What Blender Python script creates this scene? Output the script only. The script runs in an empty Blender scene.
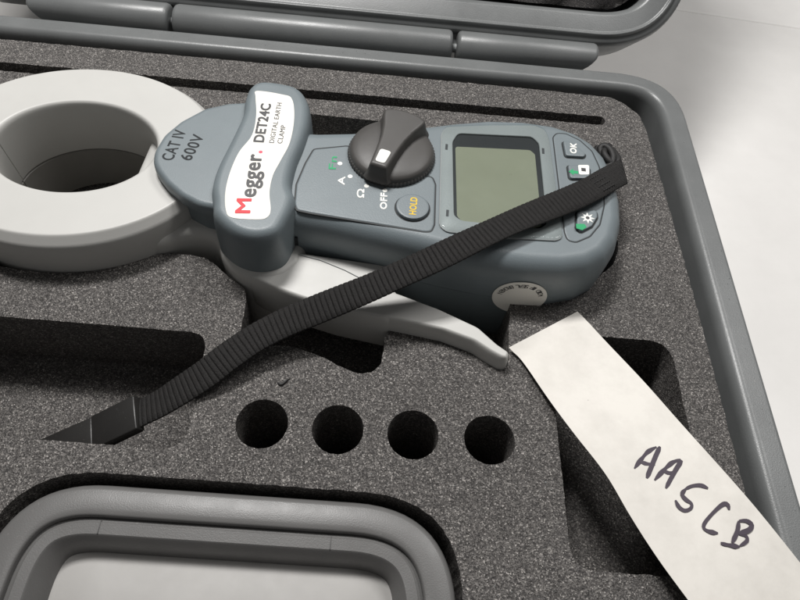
import bpy, bmesh, math, random
from mathutils import Matrix, Vector
random.seed(7)
S = 0.001                       # all sizes below are millimetres
sc = bpy.context.scene
C = sc.collection
R = math.radians

# ------------------------------------------------------------------ camera
cam = bpy.data.cameras.new('camera'); cam_o = bpy.data.objects.new('camera', cam); C.objects.link(cam_o)
cam.sensor_width = 36.0; cam.lens = 27.9; cam.clip_start = 0.01; cam.clip_end = 50
def cam_matrix(pitch, yaw, roll, loc):
    p, y, r = R(pitch), R(yaw), R(roll)
    f = Vector((math.sin(y)*math.cos(p), math.cos(y)*math.cos(p), -math.sin(p)))
    a = Vector((math.cos(y), -math.sin(y), 0)); b = a.cross(f)
    rt = math.cos(r)*a + math.sin(r)*b; up = -math.sin(r)*a + math.cos(r)*b
    m = Matrix((rt, up, -f)).transposed().to_4x4(); m.translation = Vector(loc)*S
    return m
cam_o.matrix_world = cam_matrix(56.905, 3.288, 7.385, (0, 0, 200))
sc.camera = cam_o

# ------------------------------------------------------------------ light
world = bpy.data.worlds.new('World'); sc.world = world; world.use_nodes = True
bg = world.node_tree.nodes['Background']; bg.inputs[0].default_value = (1.0, 0.99, 0.98, 1); bg.inputs[1].default_value = 0.115
def area(name, loc, aim, sx, sy, power, col):
    l = bpy.data.lights.new(name, 'AREA'); l.shape = 'RECTANGLE'; l.size = sx*S; l.size_y = sy*S; l.energy = power; l.color = col
    o = bpy.data.objects.new(name, l); C.objects.link(o)
    o.location = Vector(loc)*S
    o.rotation_euler = (Vector(aim)-Vector(loc)).to_track_quat('-Z', 'Y').to_euler()
    return o
area('key_lamp', (-190, 500, 800), (-60, 150, 0), 260, 130, 7.9, (1.0, 0.985, 0.968))  # desk-type key lamp, set close so its falloff darkens the near right corner
area('fill_panel', (750, 800, 1500), (50, 150, 0), 700, 400, 11, (1.0, 0.985, 0.97))  # added fill light, brightens the table where the lid shades it
sc.view_settings.view_transform = 'Standard'; sc.view_settings.look = 'None'; sc.view_settings.exposure = 0.0; sc.view_settings.gamma = 1.0
sc.view_settings.use_curve_mapping = False

# ------------------------------------------------------------------ materials
def srgb(r, g, b):
    f = lambda c: (c/255/12.92) if c/255 <= 0.04045 else ((c/255+0.055)/1.055)**2.4
    return (f(r), f(g), f(b), 1)
def new_mat(name):
    m = bpy.data.materials.new(name); m.use_nodes = True
    nt = m.node_tree; return m, nt, nt.nodes, nt.links, nt.nodes['Principled BSDF']
def noise_node(N, Lk, scale, detail=2.0, rough=0.5, coord=None):
    n = N.new('ShaderNodeTexNoise'); n.inputs['Scale'].default_value = scale; n.inputs['Detail'].default_value = detail; n.inputs['Roughness'].default_value = rough
    if coord: Lk.new(coord, n.inputs['Vector'])
    return n
def ramp(N, Lk, src, stops):
    r = N.new('ShaderNodeValToRGB'); Lk.new(src, r.inputs[0])
    els = r.color_ramp.elements
    els[0].position, els[0].color = stops[0]; els[1].position, els[1].color = stops[-1]
    for p, c in stops[1:-1]:
        e = els.new(p); e.color = c
    return r
def grey(v, k=(1, 1, 1)): return (v*k[0], v*k[1], v*k[2], 1)
def plastic(name, col, rough=0.45, bump=0.15, scale=2200, spec=0.5, mottling=0.08, coat=0.0, dust=0.0):
    m, nt, N, Lk, p = new_mat(name)
    tc = N.new('ShaderNodeTexCoord').outputs['Object']
    n1 = noise_node(N, Lk, 55, 5, 0.6, tc)
    c0 = tuple(c*(1-mottling) for c in col[:3])+(1,); c1 = tuple(min(1, c*(1+mottling)) for c in col[:3])+(1,)
    r = ramp(N, Lk, n1.outputs[0], [(0.3, c0), (0.7, c1)])
    out = r.outputs[0]
    if dust:
        n3 = noise_node(N, Lk, 900, 3, 0.7, tc)
        rd = ramp(N, Lk, n3.outputs[0], [(0.66, (0, 0, 0, 1)), (0.78, (dust, dust, dust, 1))])
        mx = N.new('ShaderNodeMixRGB'); mx.inputs[2].default_value = (0.5, 0.48, 0.45, 1)
        Lk.new(rd.outputs[0], mx.inputs[0]); Lk.new(out, mx.inputs[1]); out = mx.outputs[0]
    Lk.new(out, p.inputs['Base Color'])
    rr = N.new('ShaderNodeMapRange'); rr.inputs['To Min'].default_value = rough-0.07; rr.inputs['To Max'].default_value = rough+0.09
    n4 = noise_node(N, Lk, 130, 4, 0.6, tc); Lk.new(n4.outputs[0], rr.inputs[0]); Lk.new(rr.outputs[0], p.inputs['Roughness'])
    p.inputs['Specular IOR Level'].default_value = spec; p.inputs['Coat Weight'].default_value = coat; p.inputs['Coat Roughness'].default_value = 0.15
    if bump:
        n2 = noise_node(N, Lk, scale, 2, 0.5, tc)
        b = N.new('ShaderNodeBump'); b.inputs['Strength'].default_value = bump; b.inputs['Distance'].default_value = 0.00025
        Lk.new(n2.outputs[0], b.inputs['Height']); Lk.new(b.outputs[0], p.inputs['Normal'])
    return m
def flat(name, col, rough=0.6):
    m, nt, N, Lk, p = new_mat(name); p.inputs['Base Color'].default_value = col; p.inputs['Roughness'].default_value = rough; return m
def foam_mat(name, lo, mid, hi):
    """open-cell foam: every tiny cell has its own tone, sparse glints are painted into the colour"""
    m, nt, N, Lk, p = new_mat(name)
    tc = N.new('ShaderNodeTexCoord').outputs['Object']
    v = N.new('ShaderNodeTexVoronoi'); v.inputs['Scale'].default_value = 2500; v.inputs['Randomness'].default_value = 1.0; Lk.new(tc, v.inputs['Vector'])
    sx = N.new('ShaderNodeSeparateColor'); Lk.new(v.outputs['Color'], sx.inputs[0])
    r = ramp(N, Lk, sx.outputs[0], [(0.0, lo), (0.5, mid), (0.88, tuple((x+y)/2 for x, y in zip(mid, hi))), (0.955, hi), (1.0, tuple(min(1, 1.6*c) for c in hi[:3])+(1,))])  # palest stops are painted glints on a few cells
    n0 = noise_node(N, Lk, 26, 5, 0.65, tc)
    mul = N.new('ShaderNodeMixRGB'); mul.blend_type = 'MULTIPLY'; mul.inputs[0].default_value = 1
    r0 = ramp(N, Lk, n0.outputs[0], [(0.3, grey(0.9)), (0.7, grey(1.08))])
    Lk.new(r.outputs[0], mul.inputs[1]); Lk.new(r0.outputs[0], mul.inputs[2]); Lk.new(mul.outputs[0], p.inputs['Base Color'])
    p.inputs['Roughness'].default_value = 0.6; p.inputs['Specular IOR Level'].default_value = 0.4
    ad = N.new('ShaderNodeMath'); ad.operation = 'ADD'; Lk.new(sx.outputs[1], ad.inputs[0]); Lk.new(v.outputs['Distance'], ad.inputs[1])
    b = N.new('ShaderNodeBump'); b.inputs['Strength'].default_value = 0.6; b.inputs['Distance'].default_value = 0.0005
    Lk.new(ad.outputs[0], b.inputs['Height']); Lk.new(b.outputs[0], p.inputs['Normal'])
    return m
M = {}
M['case'] = plastic('case_plastic', srgb(108, 110, 110), 0.34, 0.2, 2200, dust=0.25)
M['foam'] = foam_mat('charcoal_foam', srgb(50, 48, 47), srgb(84, 81, 79), srgb(144, 140, 136))
M['crate'] = foam_mat('black_foam', srgb(20, 19, 19), srgb(36, 34, 33), srgb(70, 66, 64))
M['light'] = plastic('light_grey_plastic', srgb(194, 193, 189), 0.45, 0.05, 1800, mottling=0.02, dust=0.04)
M['slate'] = plastic('slate_plastic', srgb(116, 125, 129), 0.42, 0.24, 2600, mottling=0.04, dust=0.10)
M['slate_dark'] = plastic('groove_shadow_gap', srgb(30, 34, 36), 0.6, 0)
M['knob'] = plastic('knob_plastic', srgb(74, 72, 70), 0.45, 0.10, 1800, dust=0.10)
M['white_print'] = flat('white_print', srgb(238, 238, 232), 0.6)
M['yellow_print'] = flat('yellow_print', srgb(226, 190, 40), 0.6)
M['green_print'] = flat('green_print', srgb(40, 160, 104), 0.6)
M['red_print'] = flat('red_print', srgb(214, 28, 44), 0.5)
M['pink_print'] = flat('pink_print', srgb(224, 90, 110), 0.5)
M['grey_print'] = flat('dark_grey_print', srgb(66, 66, 68), 0.5)
M['engrave'] = flat('engraved_ink', srgb(38, 42, 44), 0.8)
M['label'] = plastic('label_vinyl', srgb(243, 240, 232), 0.35, 0.03, 800, mottling=0.015)
M['tray'] = plastic('tray_plastic', srgb(100, 99, 98), 0.38, 0.16, 2400, mottling=0.06, dust=0.2)
M['tray_dark'] = plastic('tray_groove_plastic', srgb(70, 69, 68), 0.55, 0.3, 1300)
M['plate'] = plastic('pale_plate', srgb(168, 166, 163), 0.55, 0.05, 500, mottling=0.05)
M['black_plastic'] = plastic('black_plastic', srgb(38, 37, 36), 0.38, 0.12, 1500, dust=0.15)
M['cord'] = plastic('black_cord', srgb(28, 27, 27), 0.6, 0.5, 2500)
M['bezel'] = plastic('bezel_grey', srgb(154, 157, 157), 0.45, 0.25, 1500, mottling=0.06)
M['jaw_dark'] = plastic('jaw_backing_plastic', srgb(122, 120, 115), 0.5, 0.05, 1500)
M['lcd_well'] = flat('lcd_well_black', srgb(34, 36, 38), 0.4)
M['lcd'] = plastic('lcd_grey_green', srgb(146, 147, 127), 0.3, 0, mottling=0.04)

def web_mat():
    m, nt, N, Lk, p = new_mat('black_webbing')
    tc = N.new('ShaderNodeTexCoord').outputs['Object']
    n = noise_node(N, Lk, 2600, 3, 0.8, tc)
    r = ramp(N, Lk, n.outputs[0], [(0.35, srgb(15, 15, 15)), (0.65, srgb(46, 44, 43))]); Lk.new(r.outputs[0], p.inputs['Base Color'])
    p.inputs['Roughness'].default_value = 0.6; p.inputs['Specular IOR Level'].default_value = 0.25
    b = N.new('ShaderNodeBump'); b.inputs['Strength'].default_value = 0.7; b.inputs['Distance'].default_value = 0.0004
    Lk.new(n.outputs[0], b.inputs['Height']); Lk.new(b.outputs[0], p.inputs['Normal'])
    return m
M['web'] = web_mat()
def paper_mat():
    m, nt, N, Lk, p = new_mat('paper')
    tc = N.new('ShaderNodeTexCoord').outputs['Object']
    n = noise_node(N, Lk, 60, 6, 0.7, tc); r = ramp(N, Lk, n.outputs[0], [(0.3, srgb(216, 212, 205)), (0.6, srgb(229, 225, 218))])
    n2 = noise_node(N, Lk, 420, 2, 0.5, tc); r2 = ramp(N, Lk, n2.outputs[0], [(0.16, grey(0.55)), (0.2, grey(1))])
    mx = N.new('ShaderNodeMixRGB'); mx.blend_type = 'MULTIPLY'; mx.inputs[0].default_value = 1
    Lk.new(r.outputs[0], mx.inputs[1]); Lk.new(r2.outputs[0], mx.inputs[2]); Lk.new(mx.outputs[0], p.inputs['Base Color'])
    p.inputs['Roughness'].default_value = 0.7; p.inputs['Specular IOR Level'].default_value = 0.25
    n3 = noise_node(N, Lk, 45, 4, 0.5, tc)
    b = N.new('ShaderNodeBump'); b.inputs['Strength'].default_value = 0.25; b.inputs['Distance'].default_value = 0.0015
    Lk.new(n3.outputs[0], b.inputs['Height']); Lk.new(b.outputs[0], p.inputs['Normal'])
    return m
M['paper'] = paper_mat()
M['ink'] = flat('marker_ink', srgb(68, 59, 70), 0.6)
def table_mat():
    m, nt, N, Lk, p = new_mat('white_laminate')
    tc = N.new('ShaderNodeTexCoord').outputs['Object']
    n = noise_node(N, Lk, 9, 6, 0.65, tc); r = ramp(N, Lk, n.outputs[0], [(0.3, srgb(222, 220, 217)), (0.65, srgb(234, 232, 229))])
    n2 = noise_node(N, Lk, 34, 3, 0.6, tc); r2 = ramp(N, Lk, n2.outputs[0], [(0.2, grey(0.72)), (0.27, grey(1))])
    mx = N.new('ShaderNodeMixRGB'); mx.blend_type = 'MULTIPLY'; mx.inputs[0].default_value = 1
    Lk.new(r.outputs[0], mx.inputs[1]); Lk.new(r2.outputs[0], mx.inputs[2]); Lk.new(mx.outputs[0], p.inputs['Base Color'])
    p.inputs['Roughness'].default_value = 0.45; p.inputs['Specular IOR Level'].default_value = 0.4
    return m
M['table'] = table_mat()
def pane_mat():
    m, nt, N, Lk, p = new_mat('clear_window'); N.remove(p)
    tr = N.new('ShaderNodeBsdfTransparent'); tr.inputs[0].default_value = (0.93, 0.95, 0.95, 1)
    gl = N.new('ShaderNodeBsdfGlossy'); gl.inputs['Roughness'].default_value = 0.06
    lw = N.new('ShaderNodeLayerWeight'); lw.inputs[0].default_value = 0.5
    pw = N.new('ShaderNodeMath'); pw.operation = 'POWER'; pw.inputs[1].default_value = 5; Lk.new(lw.outputs['Facing'], pw.inputs[0])
    fr = N.new('ShaderNodeMath'); fr.operation = 'MULTIPLY_ADD'; fr.inputs[1].default_value = 0.6; fr.inputs[2].default_value = 0.025; Lk.new(pw.outputs[0], fr.inputs[0])
    mx = N.new('ShaderNodeMixShader'); Lk.new(fr.outputs[0], mx.inputs[0]); Lk.new(tr.outputs[0], mx.inputs[1]); Lk.new(gl.outputs[0], mx.inputs[2])
    Lk.new(mx.outputs[0], N['Material Output'].inputs[0])
    return m
M['pane'] = pane_mat()

# ------------------------------------------------------------------ helpers
def tag(o, label=None, cat=None, group=None, kind=None):
    if label: o['label'] = label
    if cat: o['category'] = cat
    if group: o['group'] = group
    if kind: o['kind'] = kind
    return o
def empty(name, loc, rz=0.0):
    o = bpy.data.objects.new(name, None); C.objects.link(o); o.location = Vector(loc)*S; o.rotation_euler = (0, 0, rz); o.empty_display_size = 0.01
    return o
def mesh_obj(name, verts, faces, mat, parent=None, smooth=True, angle=38):
    me = bpy.data.meshes.new(name); me.from_pydata([tuple(c*S for c in v) for v in verts], [], faces)
    bm = bmesh.new(); bm.from_mesh(me); bmesh.ops.recalc_face_normals(bm, faces=bm.faces); bm.to_mesh(me); bm.free()
    if smooth:
        me.shade_smooth(); me.set_sharp_from_angle(angle=R(angle))
    me.materials.append(M[mat])
    o = bpy.data.objects.new(name, me); C.objects.link(o)
    if parent: o.parent = parent
    return o
def area2(p): return 0.5*sum(p[i][0]*p[(i+1) % len(p)][1]-p[(i+1) % len(p)][0]*p[i][1] for i in range(len(p)))
def ccw(p): return list(p) if area2(p) > 0 else list(reversed(p))
def resample(p, step, closed=True):
    q = list(p)+([p[0]] if closed else []); ds = [0]
    for i in range(1, len(q)): ds.append(ds[-1]+math.dist(q[i], q[i-1]))
    n = max(3, round(ds[-1]/step)); out = []; j = 0
    for k in range(n if closed else n+1):
        t = ds[-1]*k/n
        while j < len(ds)-2 and ds[j+1] < t: j += 1
        f = (t-ds[j])/max(1e-9, ds[j+1]-ds[j]); out.append(tuple(a+(b-a)*f for a, b in zip(q[j], q[j+1])))
    return out
def fillet(p, rad, seg=7):
    """round every corner of a closed polygon; rad is a number or one per corner"""
    n = len(p); out = []
    for i in range(n):
        r = rad if isinstance(rad, (int, float)) else rad[i]
        a, b, c = Vector(p[i-1]), Vector(p[i]), Vector(p[(i+1) % n])
        u, v = (a-b), (c-b); lu, lv = u.length, v.length; u.normalize(); v.normalize()
        ang = u.angle(v)
        if ang > 3.05 or r <= 0: out.append(tuple(b)); continue
        d = min(r/math.tan(ang/2), lu*0.48, lv*0.48)
        s, e = b+u*d, b+v*d
        for k in range(seg+1):
            t = k/seg; out.append(tuple(s*(1-t)**2+b*2*t*(1-t)+e*t*t))
    return out
def catmull(p, seg=8, closed=True):
    n = len(p); out = []
    for i in range(n if closed else n-1):
        g = (lambda k: p[k % n]) if closed else (lambda k: p[max(0, min(n-1, k))])
        p0, p1, p2, p3 = g(i-1), g(i), g(i+1), g(i+2)
        for k in range(seg):
            t = k/seg
            out.append(tuple(0.5*((2*b)+(-a+c)*t+(2*a-5*b+4*c-d)*t*t+(-a+3*b-3*c+d)*t**3) for a, b, c, d in zip(p0, p1, p2, p3)))
    if not closed: out.append(tuple(p[-1]))
    return out
def offset(p, d):
    """inset a CCW polygon by d"""
    n = len(p); out = []
    for i in range(n):
        a, b, c = Vector(p[i-1][:2]), Vector(p[i][:2]), Vector(p[(i+1) % n][:2])
        e1 = (b-a).normalized(); e2 = (c-b).normalized()
        n1 = Vector((-e1.y, e1.x)); n2 = Vector((-e2.y, e2.x)); m = n1+n2
        if m.length < 1e-6: m = n1
        m.normalize(); k = d/max(0.5, m.dot(n1))
        out.append((b.x+m.x*k, b.y+m.y*k))
    return out
def untangle(p):
    """collapse the little loops that an inset leaves in tight corners"""
    n = len(p); p = list(p)
    for _ in range(6):
        hit = False
        for i in range(n):
            a, b = p[i], p[(i+1) % n]
            for k in range(min(24, n//3), 1, -1):
                j = i+k; c, d = p[j % n], p[(j+1) % n]
                den = (b[0]-a[0])*(d[1]-c[1])-(b[1]-a[1])*(d[0]-c[0])
                if abs(den) < 1e-12: continue
                t = ((c[0]-a[0])*(d[1]-c[1])-(c[1]-a[1])*(d[0]-c[0]))/den; u = ((c[0]-a[0])*(b[1]-a[1])-(c[1]-a[1])*(b[0]-a[0]))/den
                if 1e-9 < t < 1-1e-9 and 1e-9 < u < 1-1e-9:
                    x = (a[0]+(b[0]-a[0])*t, a[1]+(b[1]-a[1])*t)
                    for m in range(1, k+1): p[(i+m) % n] = (x[0]+1e-5*m*(d[0]-c[0]), x[1]+1e-5*m*(d[1]-c[1]))
                    hit = True; break
        if not hit: break
    return p
def loft(name, outline, prof, mat, parent=None, caps=(True, True), smooth=True, angle=38):
    o = ccw(outline); n = len(o); V = []; F = []
    for ins, z in prof: V += [(x, y, z) for x, y in (untangle(offset(o, ins)) if ins > 0 else offset(o, ins))]
    for k in range(len(prof)-1):
        for i in range(n):
            j = (i+1) % n; F.append((k*n+i, k*n+j, (k+1)*n+j, (k+1)*n+i))
    if caps[0]: F.append(tuple(reversed(range(n))))
    if caps[1]: F.append(tuple((len(prof)-1)*n+i for i in range(n)))
    return mesh_obj(name, V, F, mat, parent, smooth, angle)
def frame(name, outline, prof, mat, parent=None, angle=38):
    """closed profile swept round an outline: a hollow frame"""
    o = ccw(outline); n = len(o); V = []; F = []; m = len(prof)
    for ins, z in prof: V += [(x, y, z) for x, y in offset(o, ins)]
    for k in range(m):
        for i in range(n):
            j = (i+1) % n; k2 = (k+1) % m; F.append((k*n+i, k*n+j, k2*n+j, k2*n+i))
    return mesh_obj(name, V, F, mat, parent, True, angle)
def rrect(x0, x1, y0, y1, r, step=2.0, seg=10):
    return fillet([(x0, y0), (x1, y0), (x1, y1), (x0, y1)], r, seg)
def circle(cx, cy, r, n=48): return [(cx+r*math.cos(2*math.pi*i/n), cy+r*math.sin(2*math.pi*i/n)) for i in range(n)]
def tube(name, pts, r, mat, parent=None, seg=10, rfun=None):
    P = [Vector(p) for p in pts]; V = []; F = []
    up = Vector((0, 0, 1))
    for i, p in enumerate(P):
        t = (P[min(i+1, len(P)-1)]-P[max(i-1, 0)]).normalized()
        s = t.cross(up); s = s.normalized() if s.length > 1e-3 else Vector((1, 0, 0)); w = s.cross(t)
        rr = rfun(i/(len(P)-1)) if rfun else r
        for k in range(seg):
            a = 2*math.pi*k/seg; V.append(tuple(p+(s*math.cos(a)+w*math.sin(a))*rr))
    for i in range(len(P)-1):
        for k in range(seg):
            j = (k+1) % seg; F.append((i*seg+k, i*seg+j, (i+1)*seg+j, (i+1)*seg+k))
    F.append(tuple(range(seg))); F.append(tuple((len(P)-1)*seg+k for k in range(seg)))
    return mesh_obj(name, V, F, mat, parent)
def text_obj(name, body, cx, cy, z, w, h, rot, mat, parent, bold=0.0, thick=0.12):
    """flat print: text fitted into a w x h box centred at (cx, cy), rotated by rot degrees; bold thickens the strokes (mm)"""
    cu = bpy.data.curves.new(name, 'FONT'); cu.body = body; cu.size = 1; cu.resolution_u = 4; cu.space_character = 1.07
    t = bpy.data.objects.new(name, cu); C.objects.link(t)
    dg = bpy.context.evaluated_depsgraph_get(); me = bpy.data.meshes.new_from_object(t.evaluated_get(dg))
    bpy.data.objects.remove(t); bpy.data.curves.remove(cu)
    xs = [v.co.x for v in me.vertices]; ys = [v.co.y for v in me.vertices]
    x0, x1, y0, y1 = min(xs), max(xs), min(ys), max(ys); a = R(rot); w -= bold; h -= bold
    base = [(((v.co.x-x0)/(x1-x0)-0.5)*w, ((v.co.y-y0)/(y1-y0)-0.5)*h) for v in me.vertices]
    polys = [tuple(p.vertices) for p in me.polygons]; bpy.data.meshes.remove(me)
    sh = [(0, 0)] if not bold else [(0, 0)]+[(bold/2*math.cos(k*math.pi/4), bold/2*math.sin(k*math.pi/4)) for k in range(8)]
    V = []; F = []
    for n, (dx, dy) in enumerate(sh):
        o0 = len(V); zz = z+thick+0.004*n
        for x, y in base: x += dx; y += dy; V.append((cx+x*math.cos(a)-y*math.sin(a), cy+x*math.sin(a)+y*math.cos(a), zz))
        F += [tuple(o0+i for i in p) for p in polys]
    o = mesh_obj(name, V, F, mat, parent, False)
    for p in o.data.polygons:
        if p.normal.z < 0: p.flip()
    return o

# ------------------------------------------------------------------ the table
TZ = -72.0
def slab(name, x0, x1, y0, y1, z0, z1, mat):
    return mesh_obj(name, [(x, y, z) for z in (z0, z1) for x, y in ((x0, y0), (x1, y0), (x1, y1), (x0, y1))],
                    [(3, 2, 1, 0), (4, 5, 6, 7), (0, 1, 5, 4), (1, 2, 6, 5), (2, 3, 7, 6), (3, 0, 4, 7)], mat, None, False)
t1 = loft('tabletop', [(-1500, -900), (1500, -900), (1500, 346), (-1500, 640)], [(0, TZ-30), (0, TZ-1.2), (0.9, TZ-0.2), (1.4, TZ)], 'table'); tag(t1, kind='structure')
t2 = loft('tabletop', [(-1500, 640.6), (1500, 346.6), (1500, 2600), (-1500, 2600)], [(0, TZ-30), (0, TZ-1.2), (0.9, TZ-0.2), (1.4, TZ)], 'table'); tag(t2, kind='structure')

# ------------------------------------------------------------------ the carrying case
CX0, CX1, CY0, CY1 = -262, 144.5, -43, 280.5
case = tag(empty('carrying_case', ((CX0+CX1)/2, (CY0+CY1)/2, TZ)), 'open dark grey hard plastic carrying case with rounded corners on white table', 'case')
def into(o, root):               # keep world position, hang it under root
    o.parent = root; o.matrix_parent_inverse = root.matrix_basis.inverted(); return o
ZR = 4.0
outer = rrect(CX0, CX1, CY0, CY1, 34, seg=16)
outer = resample(outer, 3.0)
shell = loft('base_shell', outer, [(8, TZ), (3.5, TZ+1), (2, TZ+5), (2.2, -14), (0.4, -12), (0, -3.4), (0.25, -2.6), (0.9, -2.3), (2.5, -2.2), (2.7, ZR-1.2), (2.95, ZR-0.5), (3.4, ZR-0.1), (3.9, ZR), (4.3, ZR), (9.8, ZR), (10.2, ZR), (10.9, ZR-0.08), (11.8, ZR-0.45), (12.7, ZR-1.2), (13.4, ZR-2.3), (13.8, ZR-3.6), (14.0, ZR-5), (14.6, -20), (15, TZ+4)], 'case', angle=60)
into(shell, case)
# hinge barrels on a steel pin behind the far rim
HY, HZ, HR = 288, 2.0, 8.6
def barrel(x0, x1, e0, e1):
    n = 32; V = []; F = []
    prof = [(0, 0.72), (0.35, 0.86), (1.0, 0.95), (2.2, 1.0)]
    rings_ = [(x0, d, k, e0) for d, k in prof]+[(x1, -d, k, e1) for d, k in reversed(prof)]
    for x, d, k, slant in rings_:
        for i in range(n):
            a = 2*math.pi*i/n; zz = HR*math.sin(a)*k
            sx = slant*9.0*max(0.0, 0.75-zz/HR)**1.3 if slant else 0.0       # an outer end is cut back towards its underside
            V.append((x+d+(sx if x == x0 else -sx), HY+HR*math.cos(a)*k, HZ+zz))
    for s in range(len(rings_)-1):
        for i in range(n):
            j = (i+1) % n; F.append((s*n+i, s*n+j, (s+1)*n+j, (s+1)*n+i))
    F.append(tuple(range(n))); F.append(tuple((len(rings_)-1)*n+i for i in range(n)))
    return into(mesh_obj('hinge_barrel', V, F, 'case', None, True, 50), case)
barrel(-189, -118.5, True, False); barrel(-116.5, 26.3, False, False); barrel(28.6, 102, False, True)
into(tube('hinge_pin', [(-150, HY, HZ), (70, HY, HZ)], 2.2, 'bezel', None, 12), case)
# the lid leans back behind the hinge
LT = R(45)
LO = Vector((0, 293.5, 7.5)); E1 = Vector((0, math.cos(LT), math.sin(LT))); E2 = Vector((0, -math.sin(LT), math.cos(LT)))   # E2: out of the open side, towards the room
lid = into(empty('lid', (0, 0, 0)), case)
def lidpt(x, s, h): return tuple(LO+Vector((x, 0, 0))+E1*s+E2*h)
LX0, LX1, LS = CX0-4, 146.0, 300.0
lout = resample(ccw(fillet([(LX0, 0), (LX1, 0), (LX1, LS), (LX0, LS)], 46, 16)), 3.5)
def lid_loft(name, prof, mat, close=False, caps=(False, False)):
    n = len(lout); V = []; F = []
    for ins, h in prof: V += [lidpt(x, s, h) for x, s in offset(lout, ins)]
    m = len(prof)
    for k in range(m if close else m-1):
        for i in range(n):
            j = (i+1) % n; k2 = (k+1) % m; F.append((k*n+i, k*n+j, k2*n+j, k2*n+i))
    if caps[0]: F.append(tuple(range(n)))
    if caps[1]: F.append(tuple((m-1)*n+i for i in range(n)))
    return into(mesh_obj(name, V, F, mat, None, True, 60), lid)
lid_loft('lid_shell', [(9, -46), (2, -44), (0.4, -36), (0, -3), (0.6, -0.8), (1.8, 0), (4.2, 0.1), (4.6, 0.9), (5.2, 1.4), (5.9, 1.2), (6.4, 0.2), (7.2, -0.2), (14.5, -0.9), (16.2, -2.0), (17.4, -4.5), (18.0, -12), (19, -41)], 'case', caps=(True, True))
into(mesh_obj('hinge_flange', [lidpt(x, s, h) for h in (-3.2, -7.5) for x, s in ((-180, 2), (94, 2), (86, -7), (-172, -7))], [(0, 1, 2, 3), (7, 6, 5, 4), (0, 4, 5, 1), (1, 5, 6, 2), (2, 6, 7, 3), (3, 7, 4, 0)], 'case', None, False), lid)
# egg-crate foam in the lid
lf_v = []; lf_f = []; nx, ns = 80, 66
for a in range(ns+1):
    for b in range(nx+1):
        x = LX0+20+(LX1-LX0-40)*b/nx; s = 20+(LS-40)*a/ns
        # keep to the rounded corner of the lid
        h = -9+4.2*math.cos(x*2*math.pi/26)*math.cos(s*2*math.pi/26)
        cxr = min(max(x, LX0+46), LX1-46); csr = min(max(s, 46), LS-46); d = math.hypot(x-cxr, s-csr)
        if d > 27: x = cxr+(x-cxr)*27/d; s = csr+(s-csr)*27/d
        lf_v.append(lidpt(x, s, h))
for a in range(ns):
    for b in range(nx): i = a*(nx+1)+b; lf_f.append((i, i+1, i+nx+2, i+nx+1))
lfo = mesh_obj('lid_foam', lf_v, lf_f, 'crate'); tag(lfo, 'black egg-crate foam lining inside the raised case lid', 'foam')

# ------------------------------------------------------------------ the foam insert
FD = 31.0                        # depth of the pockets
def jit(p, step=1.4, j=0.16):
    q = resample(ccw(p), step); return [(x+random.uniform(-j, j), y+random.uniform(-j, j)) for x, y in q]
ring_near = [(-144.3, 130.9), (-136.5, 129.8), (-129.0, 129.6), (-121.6, 129.9), (-114.5, 130.9), (-107.5, 132.5), (-99.0, 136.0), (-90.9, 141.2), (-84.4, 143.1), (-75.9, 143.4), (-69.4, 142.2), (-64.0, 138.6), (-57.6, 133.5), (-52.7, 130.3)]
near2 = [(-51.0, 127.2), (-50.3, 123.2), (-50.2, 116.6), (-49.8, 109.0), (-41.4, 106.0), (-31.3, 106.5), (-20.1, 103.4), (-10.6, 99.0), (-5.1, 97.5), (-0.6, 98.6), (2.0, 102.1), (2.7, 107.9), (2.6, 112.9), (3.7, 116.0), (6.7, 116.9), (11.9, 116.5), (23.2, 113.7), (34.4, 109.6), (39.5, 106.1), (44.2, 103.3), (47.1, 103.1)]
right1 = [(48.8, 107.8), (49.3, 118.4), (50.6, 134.3), (51.8, 138.9), (54.7, 140.1), (64.7, 140.4), (71.7, 141.6), (79.2, 144.0), (88.0, 149.6), (94.2, 155.7), (97.4, 162.8)]
right2 = [(98, 168), (97, 190), (93, 204), (84, 214)]
far = [(60, 223), (30, 222), (6, 217)]+[(-4.2, 229.3), (-11.8, 229.7), (-43.9, 230.3)]+[(-52, 232), (-70, 233), (-88, 219), (-100, 221), (-115, 227.5), (-128, 228.6), (-150, 226), (-170, 214), (-182, 197), (-184, 180), (-180, 160), (-170, 148), (-155, 138)]
pocket_meter = ring_near+near2+right1+right2+far
pocket_strap = fillet([(-190, 66), (-59, 65.2), (-61.5, 109), (-190, 109.6)], [8, 9, 7, 8])
pocket_tag = fillet([(65, 37), (112.5, 37), (111.3, 121), (64, 121)], [8, 8, 9, 10])
tray_hole = fillet([(-112, -18), (31.5, -18), (31.5, 56), (-112, 56.4)], [28, 28, 32, 30], 12)
slot = fillet([(-240, 240.9), (101, 240.9), (103, 244), (101.5, 247.1), (-240, 247.1)], 0.6)
fo = [(-250.5, -28.5), (127.4, -28.5), (126.4, 60), (125.6, 145), (124.0, 200), (122.2, 240), (120.9, 250.2), (114.6, 258.3), (108.4, 262.3), (70, 263.2), (-60, 264), (-250.5, 264)]
holes = [jit(pocket_meter), jit(pocket_strap), jit(pocket_tag), jit(tray_hole), jit(slot, 1.4, 0.22)]
hole_pts = [(-36.3, 76.4), (-10.8, 76.4), (14.6, 76.5), (40.7, 76.7)]
for hx, hy in hole_pts: holes.append(jit(circle(hx, hy, 8.7, 60), 0.9, 0.08))
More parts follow.
